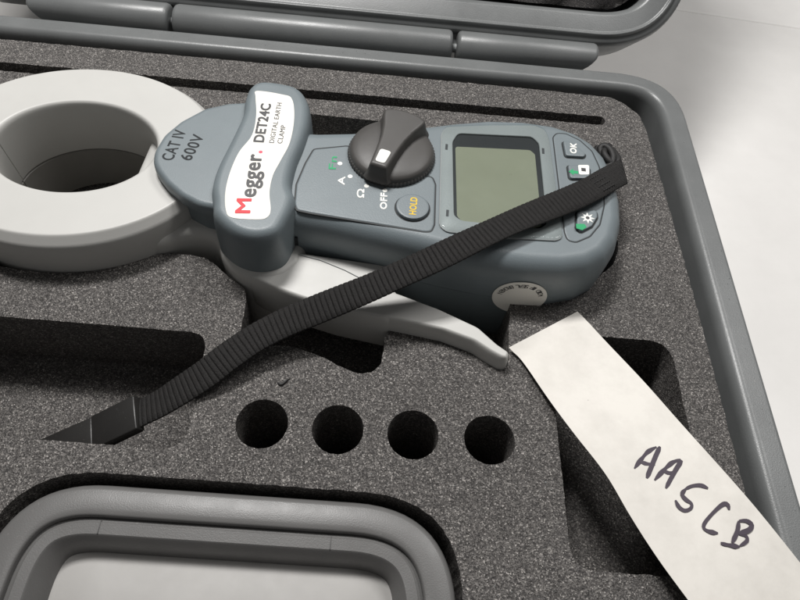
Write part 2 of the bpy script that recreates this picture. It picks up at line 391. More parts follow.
def curve_sheet(name, outline, hole_list, z0, z1, mat, parent):
    cu = bpy.data.curves.new(name, 'CURVE'); cu.dimensions = '2D'; cu.fill_mode = 'BOTH'; cu.extrude = (z1-z0)/2*S
    for pl in [outline]+hole_list:
        sp = cu.splines.new('POLY'); sp.points.add(len(pl)-1); sp.use_cyclic_u = True
        for p, q in zip(sp.points, pl): p.co = (q[0]*S, q[1]*S, 0, 1)
    t = bpy.data.objects.new(name, cu); C.objects.link(t)
    me = bpy.data.meshes.new_from_object(t.evaluated_get(bpy.context.evaluated_depsgraph_get()))
    bpy.data.objects.remove(t); bpy.data.curves.remove(cu)
    bm = bmesh.new(); bm.from_mesh(me); bmesh.ops.remove_doubles(bm, verts=bm.verts, dist=1e-6); bmesh.ops.recalc_face_normals(bm, faces=bm.faces)
    bmesh.ops.translate(bm, verts=bm.verts, vec=(0, 0, (z0+z1)/2*S)); bm.to_mesh(me); bm.free()
    me.shade_flat()
    me.materials.clear(); me.materials.append(M[mat]); me.name = name
    o = bpy.data.objects.new(name, me); C.objects.link(o)
    return into(o, parent)
foam = tag(empty('foam_insert', (-62, 118, TZ+4)), 'charcoal grey foam insert with cut-out pockets and four round holes in the case', 'foam')
curve_sheet('cut_layer', jit(fo, 2.2, 0.22), holes, -FD, 0, 'foam', foam)
base = [(-250, -28), (127, -28), (122, 240), (107, 262), (-250, 263)]
curve_sheet('backing_layer', base, [circle(hx, hy, 8.6, 40) for hx, hy in hole_pts]+[slot], TZ+4.05, -FD-0.05, 'foam', foam)

# ------------------------------------------------------------------ clamp meter, in its own frame (u along the handle, v across)
MZ = FD
meter = tag(empty('clamp_meter', (-126.5, 179.8, -FD), R(-2)), 'grey digital clamp meter with oval light grey jaw lying in the foam', 'clamp meter')
def up(prof): return [(i, z+MZ) for i, z in prof]
# the jaw: two light grey halves meeting at the tip
def jaw_half(name, prof, mat, t0, t1, parent):
    n = 64; m = len(prof); V = []; F = []
    for i in range(n+1):
        t = t0+(t1-t0)*i/n
        for a, b, z in prof: V.append((a*math.cos(t), b*math.sin(t), z+MZ))
    for i in range(n):
        for k in range(m):
            j = (k+1) % m; F.append((i*m+k, i*m+j, (i+1)*m+j, (i+1)*m+k))
    F.append(tuple(range(m))); F.append(tuple(n*m+k for k in range(m)))
    return mesh_obj(name, V, F, mat, parent, True, 50)
top_prof = [(57.3, 49.1, -8), (57.6, 49.4, 8), (57.5, 49.3, 13.6), (57.3, 49.1, 14.4), (56.7, 48.4, 15.2), (55.4, 46.6, 17.3), (55.1, 46.2, 17.75), (54.7, 45.8, 18.0), (54.2, 45.3, 18.0),
            (34.2, 26.6, 18.0), (33.6, 26.0, 18.0), (33.0, 25.5, 17.8), (32.3, 24.9, 17.1), (31.9, 24.6, 15.6), (31.8, 24.5, 14), (31.2, 23.9, -7.0), (31.8, 24.5, -8)]
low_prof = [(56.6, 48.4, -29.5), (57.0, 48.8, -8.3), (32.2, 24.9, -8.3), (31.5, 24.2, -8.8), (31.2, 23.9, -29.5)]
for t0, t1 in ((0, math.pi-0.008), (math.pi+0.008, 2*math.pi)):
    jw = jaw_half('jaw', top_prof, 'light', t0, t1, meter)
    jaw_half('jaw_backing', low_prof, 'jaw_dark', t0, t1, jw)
# light grey lower housing and collar
hs = [(22, -38), (40, -35.6), (49, -31), (56, -29.6), (62, -31.5), (66.5, -38.5), (74, -45.2), (83, -47.6), (91.5, -45), (97, -38)]
hs = catmull(hs, 6, False); hs = hs+[(u, min(-v, 31)) for u, v in reversed(hs)]
loft('lower_housing', resample(hs, 1.2), up([(0.5, -30), (0, 3), (0.3, 5.2), (1.2, 6.9), (2.4, 7.7), (3.4, 8)]), 'light', meter)
# trigger lever
root = [(78.2, -47.0), (88.5, -51.1), (98.5, -53.9), (112.2, -57.0), (131.3, -59.4)]+[(140.6, -56.7), (137.7, -49.2), (132.7, -43.6)]+[(130.9, -33.3), (95.2, -31.9)]+[(86, -34), (76, -40)]
root = resample(ccw(fillet(root, [3, 6, 6, 6, 4, 3, 3, 1.5, 0.6, 2, 3, 3], 6)), 0.8)
loft('trigger_lever', root, up([(0.8, -13), (0.2, -10), (0, 0), (0.2, 3.0), (0.7, 5.6), (1.2, 6.7), (1.6, 7.1), (2.0, 7.2), (2.3, 7.2)]), 'light', meter)
arm = [(117.9, -57.6), (136.9, -59.4), (151.9, -61.2), (163.3, -64.5), (169.2, -68.1), (173.3, -70.1)]+[(176.0, -70.1), (177.4, -66.2)]+[(172.4, -63.0), (165.4, -56.8), (150.5, -50.7), (136.3, -46.3), (124.3, -43.1)]
arm = resample(ccw(fillet(arm, [2, 8, 8, 8, 6, 4, 4, 4, 8, 8, 8, 6, 2], 7)), 0.8)
loft('lever_arm', arm, up([(0.6, -12), (0.2, -9), (0, -0.5), (0.15, 2.6), (0.6, 5.4), (1.0, 6.6), (1.35, 7.2), (1.7, 7.45), (1.9, 7.5), (2.05, 7.5)]), 'light', meter)
tube('lever_seam', [(u, v, 7.4+MZ) for u, v in [(94.0, -34.0), (103.5, -35.6), (113.5, -39.0), (120.4, -42.2)]], 0.18, 'bezel', meter, 6)
# slate body
half = [(84, 30), (95, 30.5), (108, 32), (122, 34.2), (136, 36.2), (150, 38.4), (165, 40.2), (180, 40.8), (193, 39.8), (203, 36.6), (210.5, 31), (215.5, 23), (218.6, 12), (219.4, 0)]
half_far = [(84, 18), (95, 19), (108, 21.5), (122, 25), (136, 29.5), (150, 34.4), (165, 38.6), (180, 40.4)]+half[8:-1]
bd = [(u, -v) for u, v in half]+[(u, v) for u, v in reversed(half_far)]
bd = resample(fillet(bd, 6, 5), 1.3)
loft('body', bd, up([(5, -30.8), (3, -29.5), (1.5, -26), (0.6, 1.0), (0.6, 1.4), (1.1, 1.6), (1.1, 2.0), (0.2, 2.2), (0, 8), (0, 14), (0.35, 17), (1.2, 19.8), (2.6, 22), (4.2, 23.3), (5.8, 23.9), (6.6, 24), (7.2, 24)]), 'slate', meter)
loft('latch_slot', [(92.6, -31.2), (94.4, -31.2), (94.4, -29), (92.6, -29)], up([(0, 9), (0, 13.5)]), 'slate_dark', meter, smooth=False)
# palm plate over the jaw with the engraved rating
pl = [(47.5, 23.0), (39.8, 13.7), (35.6, 4.8)]+[(34.5, -4.3), (36.0, -10.7), (39.3, -15.3), (43.6, -19.9), (50.7, -25.3)]+[(58, -28.6), (66, -29.6), (84, -30), (84, 30), (66, 30.2), (56, 27.6)]
pl = ccw(fillet(pl, [9, 12, 12, 12, 12, 12, 12, 12, 8, 3, 2, 2, 3, 8], 8)); pl = resample(pl, 1.0)
palm = loft('palm_plate', pl, up([(2.0, 7.6), (2.0, 18), (0.2, 18.6), (0, 20.5), (0.15, 22.4), (0.8, 23.5), (1.8, 24), (2.4, 24)]), 'slate', meter)
(a0, b0), (a1, b1), (c0, d0), (c1, d1) = [(43.4, -8.9), (44.2, 7.9), (50.1, -7.9), (51.8, 6.3)]
def text_line(p, q, body, h, mat, parent, z, bold, side=-1, thick=0.1):
    """text whose baseline runs from p to q"""
    ang = math.atan2(q[1]-p[1], q[0]-p[0]); w = math.dist(p, q)
    cx = (p[0]+q[0])/2-math.sin(ang)*h/2; cy = (p[1]+q[1])/2+math.cos(ang)*h/2
    return text_obj('lettering', body, cx, cy, z+MZ, w, h, math.degrees(ang), mat, parent, bold, thick)
text_line((a0, b0), (a1, b1), 'CAT IV', 4.8, 'engrave', palm, 23.97, 0.22, thick=0.06)
text_line((c0, d0), (c1, d1), '600V', 4.8, 'engrave', palm, 23.97, 0.22, thick=0.06)
# raised brand housing across the grip
bh = [(61.4, -22.4), (63.7, -30.0)]+[(66.0, -36.3), (73.9, -42.8), (82.5, -44.6), (90.1, -41.3), (92.8, -33.5)]+[(93.7, -23.8), (91.1, -16.7), (90.7, -6.3), (91.9, 4.9), (92.3, 16.5), (90.4, 28.4), (85.6, 36.5)]+[(79.3, 39.3), (68.6, 39.4), (63.5, 35.2)]+[(62.7, 26.8), (63.8, 16.5), (62.5, 1.3), (61.1, -12.0)]
bh = resample(ccw(catmull(bh, 8)), 1.1)
brand = loft('brand_housing', bh, up([(0, 5), (0, 14), (0.2, 21), (0.6, 24.6), (1.3, 26.8), (2.4, 28.1), (3.6, 28.55), (4.2, 28.6), (4.6, 28.6)]), 'slate', meter)
lb = [(67.9, 30.7), (78.3, 30.3), (82.8, 28.2), (85.7, 17.1), (86.5, 3.4), (84.9, -6.6), (83.5, -14.7), (83.9, -23.2), (86.0, -31.6), (85.4, -35.1), (82.5, -36.5), (73.4, -37.0), (70.5, -33.9), (68.3, -25.5), (67.7, -15.6), (68.6, -4.9), (71.4, 4.9), (70.6, 16.4), (68.1, 26.9)]
lb = resample(ccw(catmull(lb, 6)), 0.7)
label = loft('brand_label', lb, up([(0, 28.5), (0, 28.72), (0.08, 28.76)]), 'label', meter)
Z3 = 28.77
p0, p1 = [(79.3, -34.3), (78.4, -27.3)]; text_line(p0, p1, 'M', 5.4, 'red_print', label, Z3, 0.5)
p0, p1 = [(79.4, -26.6), (77.4, -5.0)]
ang = math.atan2(p1[1]-p0[1], p1[0]-p0[0])
text_obj('lettering', 'egger', (p0[0]+p1[0])/2-math.sin(ang)*1.0, (p0[1]+p1[1])/2+math.cos(ang)*1.0, Z3+MZ, math.dist(p0, p1), 6.2, math.degrees(ang), 'grey_print', label, 0.42)
px_, py_ = [(76.6, -3.7)][0]; loft('full_stop', circle(px_, py_, 0.75, 20), up([(0, 28.7), (0, Z3+0.06)]), 'pink_print', label)
p0, p1 = [(76.8, 1.5), (75.3, 23.7)]; text_line(p0, p1, 'DET24C', 4.2, 'grey_print', label, Z3, 0.34)
p0, p1 = [(80.6, 1.8), (79.3, 25.0)]; text_line(p0, p1, 'DIGITAL EARTH', 1.9, 'grey_print', label, Z3, 0.0)
p0, p1 = [(83.7, 2.0), (83.3, 12.2)]; text_line(p0, p1, 'CLAMP', 1.9, 'grey_print', label, Z3, 0.0)
# switch panel
def plate(name, pts, rad, z, h, mat, parent, gap=0.55):
    o = resample(ccw(fillet(pts, rad, 6)), 0.9)
    g = loft('groove', offset(o, -gap), up([(0, z-0.5), (0, z+0.04)]), 'slate_dark', parent, smooth=False)
    q = loft(name, o, up([(0, z-0.5), (0, z+h-0.25), (0.2, z+h-0.06), (0.5, z+h), (0.8, z+h)]), mat, parent)
    return q
sp = [(95.3, 5.7), (107.9, 9.5), (112.5, 9.0), (140.1, -2.1), (142.8, -2.2), (144.2, -5.8), (144.9, -25.9), (144.0, -29.3), (141.4, -29.7), (99.1, -26.8), (94.2, -26.2), (92.9, -23.3), (91.9, -13.8), (93.4, -2.3)]
sp = [p for p in sp]
panel = plate('switch_panel', sp, 1.5, 24.0, 0.25, 'slate', meter)
# rotary switch
KU, KV = 126.0, 7.2
kn = empty('rotary_switch', (0, 0, 0)); kn.parent = meter
kc = circle(KU, KV, 17.0, 144)
kc = [(KU+(x-KU)*(1+(0.008 if i % 2 else -0.008)), KV+(y-KV)*(1+(0.008 if i % 2 else -0.008))) for i, (x, y) in enumerate(kc)]
loft('knurled_skirt', kc, up([(-0.3, 24.1), (-0.2, 25.6), (0.2, 26.2)]), 'knob', kn, smooth=False)
loft('dial_disc', circle(KU, KV, 16.7, 96), up([(0, 26.0), (0, 26.6), (0.5, 27.6), (1.6, 28.3), (4, 28.9), (8, 29.4), (12, 29.6), (12.5, 29.6)]), 'knob', kn)
ka = math.atan2(-17.2, -4.6)      # pointer direction
def kp(s, t): return (KU+s*math.cos(ka)-t*math.sin(ka), KV+s*math.sin(ka)+t*math.cos(ka))
hl = [(16.2, 3.5), (11, 3.9), (6, 4.3), (0, 5.0), (-6, 6.4), (-11, 8.2), (-14.5, 9.2), (-16.6, 5), (-17.2, 0)]
hl = hl+[(s, -t) for s, t in reversed(hl[:-1])]
hl = fillet(hl, [0.9]+[5]*6+[3]*3+[5]*6+[0.9], 5)
hd = loft('handle', resample(ccw([kp(s, t) for s, t in hl]), 0.7), up([(-2.0, 26.4), (-0.9, 28.4), (-0.2, 31), (0, 32.0), (0.25, 32.8), (0.8, 33.3), (1.3, 33.4), (1.7, 33.4)]), 'knob', kn)
wm = fillet([kp(14.2, 1.9), kp(14.2, -1.9), kp(7.4, -2.2), kp(7.4, 2.2)], 1.2, 6)
loft('white_marker', ccw(wm), up([(0, 33.2), (0, 33.46), (0.15, 33.5)]), 'white_print', kn)
for q in [(106.5, -0.6), (111.3, -6.8), (118.1, -10.8), (125.3, -12.0)]: loft('position_dot', circle(q[0], q[1], 0.95, 20), up([(0, 24.1), (0, 24.34)]), 'white_print', panel)
Z4 = 24.28
p0, p1 = [(105.4, -4.0), (104.9, 3.0)]; text_line(p0, p1, 'Fn', 2.9, 'green_print', panel, Z4, 0.12, thick=0.05)
p0, p1 = [(109.8, -11.6), (109.5, -7.2)]; text_line(p0, p1, 'A', 2.7, 'white_print', panel, Z4, 0.22, thick=0.05)
p0, p1 = [(117.9, -17.0), (117.5, -12.5)]; text_line(p0, p1, '\u03a9', 2.8, 'white_print', panel, Z4, 0.22, thick=0.05)
p0, p1 = [(127.0, -21.4), (126.4, -13.2)]; text_line(p0, p1, 'OFF', 2.7, 'white_print', panel, Z4, 0.28, thick=0.05)
def button(name, pts, rad, z, h, parent):
    o = resample(ccw(fillet(pts, rad, 6)), 0.6)
    b = loft(name, o, up([(0, z-0.6), (0, z+h-0.5), (0.2, z+h-0.15), (0.6, z+h), (0.9, z+h)]), 'slate', parent)
    loft('gap', offset(o, -0.6), up([(0, z-0.6), (0, z+0.05)]), 'slate_dark', b, smooth=False)
    return b
hu, hv = [(136.4, -19.4)][0]
hb = button('hold_button', circle(hu, hv, 6.2, 40), 0, 24.25, 1.4, meter)
text_obj('lettering', 'HOLD', hu+0.2, hv, 25.62+MZ, 8.6, 2.7, 90, 'yellow_print', hb, 0.2, 0.06)
# display: bezel, well, liquid crystal and clear window
bz = [(145.1, 22.4), (146.9, 26.9), (165.4, 30.9), (184.1, 34.0), (188.7, 32.0), (190.1, 26.2), (192.9, -25.7), (190.3, -27.5), (169.4, -29.1), (149.5, -29.1), (146.8, -26.6)]
bz = resample(ccw(fillet(bz, 3, 6)), 1.0)
ld = [(150.0, 18.4), (152.1, 23.8), (183.0, 26.8), (185.8, 23.1), (187.2, -19.8), (184.5, -22.6), (155.2, -23.0), (152.1, -21.0)]
ld = resample(ccw(fillet(ld, 2.5, 6)), 1.0)
disp = empty('display', (0, 0, 0)); disp.parent = meter
def between(name, a, b, z0, z1, mat, parent):
    n = max(len(a), len(b)); a = resample(ccw(a), 1); b = resample(ccw(b), 1)
    N_ = 160
    def byang(p):
        cx = sum(q[0] for q in bz)/len(bz); cy = sum(q[1] for q in bz)/len(bz)
        out = []
        P = p+[p[0]]
        for k in range(N_):
            t = 2*math.pi*k/N_; dx, dy = math.cos(t), math.sin(t); best = None
            for i in range(len(P)-1):
                x1, y1 = P[i][0]-cx, P[i][1]-cy; x2, y2 = P[i+1][0]-cx, P[i+1][1]-cy
                den = dx*(y2-y1)-dy*(x2-x1)
                if abs(den) < 1e-9: continue
                r = (x1*(y2-y1)-y1*(x2-x1))/den; s = (x1*dy-y1*dx)/den
                if r > 0 and -1e-6 <= s <= 1+1e-6: best = r if best is None else max(best, r)
            out.append((cx+dx*best, cy+dy*best))
        return out
    A, B = byang(a), byang(b); V = []; F = []
    for ring, z in ((A, z0), (A, z1-0.2), (offset(A, 0.3), z1), (offset(B, -0.2), z1), (B, z1-0.2), (B, z0)): V += [(x, y, z+MZ) for x, y in ring]
    for k in range(6):
        for i in range(N_):
            j = (i+1) % N_; k2 = (k+1) % 6; F.append((k*N_+i, k*N_+j, k2*N_+j, k2*N_+i))
    return mesh_obj(name, V, F, mat, parent, True, 40)
between('bezel', bz, ld, 23.9, 24.7, 'bezel', disp)
loft('display_well', offset(ld, -0.4), up([(0, 23.5), (0, 24.06)]), 'lcd_well', disp, smooth=False)
ls = [(151.3, 16.3), (182.0, 19.2), (184.0, 17.1), (185.3, -20.8), (182.3, -22.3), (155.2, -22.8), (153.3, -20.7)]
loft('liquid_crystal', resample(ccw(fillet(ls, 1.2, 4)), 1), up([(0, 23.9), (0, 24.12)]), 'lcd', disp, smooth=False)
loft('clear_window', bz, up([(0.2, 24.9), (0.2, 25.3), (0.5, 25.5), (0.8, 25.5)]), 'pane', disp)
for q in [(147.7, 14.9), (149.6, -20.2), (187.3, 18.9), (189.2, -10.3)]:
    loft('bezel_clip', [(q[0]-0.5, q[1]-1.6), (q[0]+0.5, q[1]-1.6), (q[0]+0.5, q[1]+1.6), (q[0]-0.5, q[1]+1.6)], up([(0, 24.6), (0, 24.78)]), 'grey_print', disp, smooth=False)
# key pad
kpnl = [(192.1, 28.4), (193.7, 31.2), (197.6, 31.5), (203.3, 28.4), (207.9, 22.7), (210.1, 14.3), (210.8, 3.9), (210.2, -6.8), (207.6, -16.8), (203.3, -23.2), (197.8, -26.8), (194.8, -26.3), (193.9, -22.6)]
pad = plate('key_panel', kpnl, 2.5, 24.0, 0.2, 'slate', meter, 0.4)
b1 = button('key', [(195.8, 25.8), (199.2, 26.4), (204.9, 19.7), (204.0, 17.8), (196.5, 17.2)], 1.2, 24.2, 1.1, meter)
p0, p1 = [(200.9, 18.7), (201.4, 24.9)]; text_line(p0, p1, 'OK', 2.8, 'white_print', b1, 25.28, 0.3, thick=0.06)
b2 = button('key', [(197.0, 12.1), (203.7, 13.4), (206.0, 11.8), (205.6, 7.4), (204.2, 5.7), (197.4, 4.7)], 1.2, 24.2, 1.1, meter)
p0, p1, p2, p3 = [(201.0, 12.4), (205.6, 13.2), (205.2, 7.8), (201.1, 7.1)]
ic = loft('memory_symbol', fillet([p0, p1, p2, p3], 0.8, 4), up([(0, 25.2), (0, 25.36)]), 'white_print', b2, smooth=False)
cxi = (p0[0]+p2[0])/2; cyi = (p0[1]+p2[1])/2
loft('lettering', [(cxi-0.9, cyi-0.9), (cxi+0.9, cyi-0.9), (cxi+0.9, cyi+0.9), (cxi-0.9, cyi+0.9)], up([(0, 25.3), (0, 25.4)]), 'grey_print', b2, smooth=False)
q = [(198.9, 8.2)][0]
loft('arrow_symbol', [(q[0]-1.9, q[1]), (q[0], q[1]-1.9), (q[0], q[1]-0.8), (q[0]+1.9, q[1]-0.8), (q[0]+1.9, q[1]+0.8), (q[0], q[1]+0.8), (q[0], q[1]+1.9)], up([(0, 25.2), (0, 25.36)]), 'green_print', b2, smooth=False)
b3 = button('key', [(197.8, -0.4), (205.1, 1.3), (206.9, -0.1), (206.5, -4.8), (198.6, -6.6)], 1.2, 24.2, 1.1, meter)
b4 = button('key', [(198.9, -12.2), (206.8, -10.5), (206.7, -14.0), (204.2, -18.8), (199.7, -22.3), (198.3, -20.6)], 1.8, 24.2, 1.1, meter)
q = [(202.7, -15.3)][0]
star = []
for k in range(16):
    rr = 2.9 if k % 2 == 0 else 1.3; star.append((q[0]+rr*math.cos(k*math.pi/8), q[1]+rr*math.sin(k*math.pi/8)))
loft('lamp_symbol', star, up([(0, 25.2), (0, 25.36)]), 'white_print', b4, smooth=False)
loft('lettering', circle(q[0], q[1], 0.75, 12), up([(0, 25.3), (0, 25.4)]), 'grey_print', b4, smooth=False)
q = [(199.8, -20.1)][0]
loft('arrow_symbol', [(q[0]-1.8, q[1]-1.0), (q[0]+0.4, q[1]-1.6), (q[0]+2.2, q[1]+0.2), (q[0]+1.4, q[1]+1.6), (q[0]-1.8, q[1]+1.2)], up([(0, 25.2), (0, 25.36)]), 'green_print', b4, smooth=False)
# strap lug at the end of the handle
lug = [(213, 20), (220.5, 20.4), (222.0, 22.5), (221, 29), (217.5, 33.4), (209, 34), (207, 27)]
loft('strap_lug', resample(ccw(fillet(lug, 1.2, 5)), 0.6), up([(0, 6), (0, 16), (0.5, 17.2), (1.2, 17.6)]), 'black_plastic', meter)
# seal sticker on the side wall, print reads upside down
SU, SZ, SR = 181.0, 4.6, 10.4
def wallv(u):
    for (u0, h0), (u1, h1) in zip(half, half[1:]):
        if u0 <= u <= u1: return -(h0+(h1-h0)*(u-u0)/(u1-u0))
    return -40
V = []; F = []; nr, na = 6, 56
for k, off in ((0, 0.12), (1, 0.34)):
    for i in range(nr+1):
        for j in range(na):
            r = SR*i/nr; a = 2*math.pi*j/na; u = SU+r*math.cos(a); V.append((u, wallv(u)-off-0.05, SZ+r*math.sin(a)+MZ))
st = (nr+1)*na
for k in (0, 1):
    for i in range(nr):
        for j in range(na): jj = (j+1) % na; F.append((k*st+i*na+j, k*st+i*na+jj, k*st+(i+1)*na+jj, k*st+(i+1)*na+j))
for j in range(na): jj = (j+1) % na; F.append((nr*na+j, nr*na+jj, st+nr*na+jj, st+nr*na+j))
seal = mesh_obj('seal_sticker', V, F, 'label', meter, True, 50)
def wall_text(body, radius, a_start, step, h):
    a = a_start
    for ch in body:
        if ch != ' ':
            o = text_obj('lettering', ch, 0, 0, 0, h*(0.35 if ch == 'I' else 0.72), h, 0, 'grey_print', seal, 0.0, 0.08)
            u = SU+radius*math.cos(a); z = SZ+radius*math.sin(a)+MZ
            # upright direction of the letter points to the centre; it lies on the wall facing -v
            upv = Vector((-math.cos(a), 0, -math.sin(a))); nrm = Vector((0, -1, 0)); rt = upv.cross(nrm)
            m = Matrix((rt, upv, nrm)).transposed().to_4x4(); m.translation = Vector((u, wallv(u)-0.42, z))*S
            o.data.transform(m)
        a += step
wall_text('VOID IF SEAL BROKEN', 8.0, R(18), R(8.2), 2.0)

# ------------------------------------------------------------------ black wrist strap
strap = tag(empty('wrist_strap', (-60, 90, -FD)), 'ribbed black webbing wrist strap lying diagonally across the clamp meter', 'strap')
path = [(106.5, 198.0, 17.0), (94.8, 187.4, 21.0), (85.4, 178.0, 25.0), (77.2, 170.1, 27.5), (64.5, 161.2, 28.3), (48.6, 151.0, 28.5), (33.7, 141.3, 28.0), (19.7, 133.1, 26.0), (6.1, 126.7, 22.0), (-7.4, 120.7, 17.5), (-21.0, 115.2, 13.0), (-32.8, 110.1, 10.0), (-42.6, 104.3, 8.0), (-50.8, 97.3, 6.5), (-57.8, 91.0, 4.0), (-65.7, 85.6, 0.5), (-72.4, 81.8, -3.0), (-79.2, 78.8, -6.0)]
pts = resample(catmull(path, 10, False), 1.9/8, False)
def ribbon(name, pts, width, th, pitch, mat, parent, amp, cut=None):
    P = [Vector(p) for p in pts]; V = []; F = []; s = 0.0; sec = []
    for i, p in enumerate(P):
        if i: s += (P[i]-P[i-1]).length
        t = (P[min(i+2, len(P)-1)]-P[max(i-2, 0)]).normalized()
        w = t.cross(Vector((0, 0, 1))).normalized(); n = w.cross(t)
        ro = 0.10*math.sin(s*0.045+0.6)+0.05*math.sin(s*0.13); w, n = w*math.cos(ro)+n*math.sin(ro), n*math.cos(ro)-w*math.sin(ro)
        p = p+w*(0.25*math.sin(s*0.09))
        rib = abs(math.sin(math.pi*(i/8 if pitch == 1.9 else s/pitch))); rib = min(1, 1.35*rib)**0.8
        a = amp*rib; hw = width/2-0.16+0.16*rib
        prof = [(-hw, -th*0.2), (-hw*0.995, th*0.45+a*0.3), (-hw*0.95, th*0.72+a*0.8), (-hw*0.5, th+a), (0, th+a), (hw*0.5, th+a), (hw*0.95, th*0.72+a*0.8), (hw*0.995, th*0.45+a*0.3), (hw, -th*0.2), (hw*0.95, -th*0.6-a*0.5), (0, -th*0.6-a*0.5), (-hw*0.95, -th*0.6-a*0.5)]
        for x, z in prof:
            q = p+w*x+n*z
            if cut is not None and q.x > cut: q = q-t*((q.x-cut)/t.x)
            V.append(tuple(q))
        sec.append(len(prof))
    m = sec[0]
    for i in range(len(P)-1):
        for k in range(m): j = (k+1) % m; F.append((i*m+k, i*m+j, (i+1)*m+j, (i+1)*m+k))
    F.append(tuple(range(m))); F.append(tuple((len(P)-1)*m+k for k in range(m)))
    return into(mesh_obj(name, V, F, mat, None, True, 70), parent)
ribbon('webbing', pts, 11.3, 0.5, 1.9, 'web', strap, 0.4, 95.8)
# box of stitching near the folded end
P_ = [Vector(p) for p in pts]
for row in (-3.6, -1.2, 1.2, 3.6):
    for k in range(5):
        i = 128+k*7; t = (P_[i+3]-P_[i]).normalized(); w = t.cross(Vector((0, 0, 1))).normalized(); n = w.cross(t); c = P_[i]+w*row+n*0.98
        into(tube('stitch', [tuple(c-t*0.6-n*0.25), tuple(c), tuple(c+t*0.6), tuple(c+t*1.2-n*0.25)], 0.2, 'cord', None, 6), strap)
# folded-back end at the meter and the cord that ties it to the lug
fold = [(92.9, 186.9, 19.0), (92.5, 190.5, 17.0), (91.2, 193.8, 15.8), (89.6, 196.6, 15.2)]
ribbon('folded_end', resample(catmull(fold, 8, False), 0.3, False), 8.5, 0.6, 1.85, 'web', strap, 0.35)
cordp = [(90.1, 198.4, 17.0), (88.6, 203.2, 18.0), (90.2, 204.8, 19.0), (92.3, 202.1, 19.5), (93.2, 197.9, 19.0), (91.7, 194.1, 18.0), (88.8, 194.7, 17.0), (87.6, 201.0, 16.5), (88.5, 206.1, 17.0)]
into(tube('cord_loop', catmull(cordp, 8, False), 1.5, 'cord', None, 10), strap)
cordp = [(95.5, 207.3, 15.0), (95.8, 202.1, 17.0), (95.7, 198.1, 18.0), (93.6, 194.9, 18.0), (90.9, 196.5, 19.0), (89.7, 201.1, 19.0), (94.0, 208.5, 16.0)]
into(tube('cord_loop', catmull(cordp, 8, False), 1.4, 'cord', None, 10), strap)
# plastic end clip, sloping down into the pocket
def oriented_box(name, a, b, width, th, mat, parent, taper=1.0, rad=0.5):
    a, b = Vector(a), Vector(b); t = (b-a).normalized(); w = t.cross(Vector((0, 0, 1))).normalized(); n = w.cross(t); V = []; L_ = (b-a).length
    def ring(s, k, g): 
        hw = width/2*k-g; ht = th/2-g
        return [a+t*s+w*x+n*z for x, z in ((-hw, -ht+rad), (-hw, ht-rad), (-hw+rad*0.3, ht-rad*0.3), (-hw+rad, ht), (hw-rad, ht), (hw-rad*0.3, ht-rad*0.3), (hw, ht-rad), (hw, -ht+rad), (hw-rad, -ht), (-hw+rad, -ht))]
    R_ = [ring(0, 1, rad*0.8), ring(rad*0.3, 1, rad*0.25), ring(rad, 1, 0), ring(L_-rad, taper, 0), ring(L_-rad*0.3, taper, rad*0.25), ring(L_, taper, rad*0.8)]
    m = 10; F = []
    for r in R_: V += [tuple(p) for p in r]
    for i in range(5):
        for k in range(m): j = (k+1) % m; F.append((i*m+k, i*m+j, (i+1)*m+j, (i+1)*m+k))
    F.append(tuple(range(m))); F.append(tuple(5*m+k for k in range(m)))
    return into(mesh_obj(name, V, F, mat, None, True, 50), parent)
ca, cb, cc = [(-79.2, 78.8, -5.0), (-94.7, 73.1, -13.0), (-115.0, 66.1, -22.0)]
oriented_box('end_clip', ca, cb, 12.6, 4.2, 'black_plastic', strap)
cb2 = tuple(p+(q-p)*0.01 for p, q in zip(cb, cc))
oriented_box('clip_tongue', cb2, cc, 12.2, 3.6, 'black_plastic', strap)

# ------------------------------------------------------------------ grey moulded tray
tray = tag(empty('plastic_tray', (-40, 18, -FD)), 'grey moulded plastic tray with stepped rim and pale floor sunk in the foam', 'tray')
to = resample(fillet([(-110.5, -16), (30.0, -16), (30.0, 53.3), (-110.5, 53.2)], [26, 26, 33, 30], 14), 1.5)
into(loft('rim', to, [(2.5, -29), (1.0, -12), (0.2, -4), (0.1, -2.6), (0.8, -1.4), (2.0, -0.9), (7.5, -0.7), (9.0, -0.8), (9.4, -1.0), (9.7, -1.6), (9.8, -3.0)], 'tray', None, (True, False)), tray)
into(frame('step', to, [(9.4, -2.6), (9.4, -3.2), (10.9, -3.0), (11.3, -2.7), (14.6, -2.8), (15.2, -3.3), (18.2, -12.5), (18.2, -16), (9.4, -16)], 'tray', None), tray)
into(loft('floor_plate', offset(ccw(to), 17.0), [(0, -15.6), (0, -12.6), (0.3, -12.4)], 'plate', None), tray)
for x in (-80.0, -9.3):
    into(mesh_obj('moulding_seam', [(x+a, y, z) for a in (-0.16, 0.16) for y, z in ((42.6, -2.68), (39.2, -2.55), (38.6, -2.55), (38.6, -3.4), (42.6, -3.4))], [(0, 1, 2, 3, 4), (9, 8, 7, 6, 5), (0, 5, 6, 1), (1, 6, 7, 2)], 'tray_dark', None, False), tray)

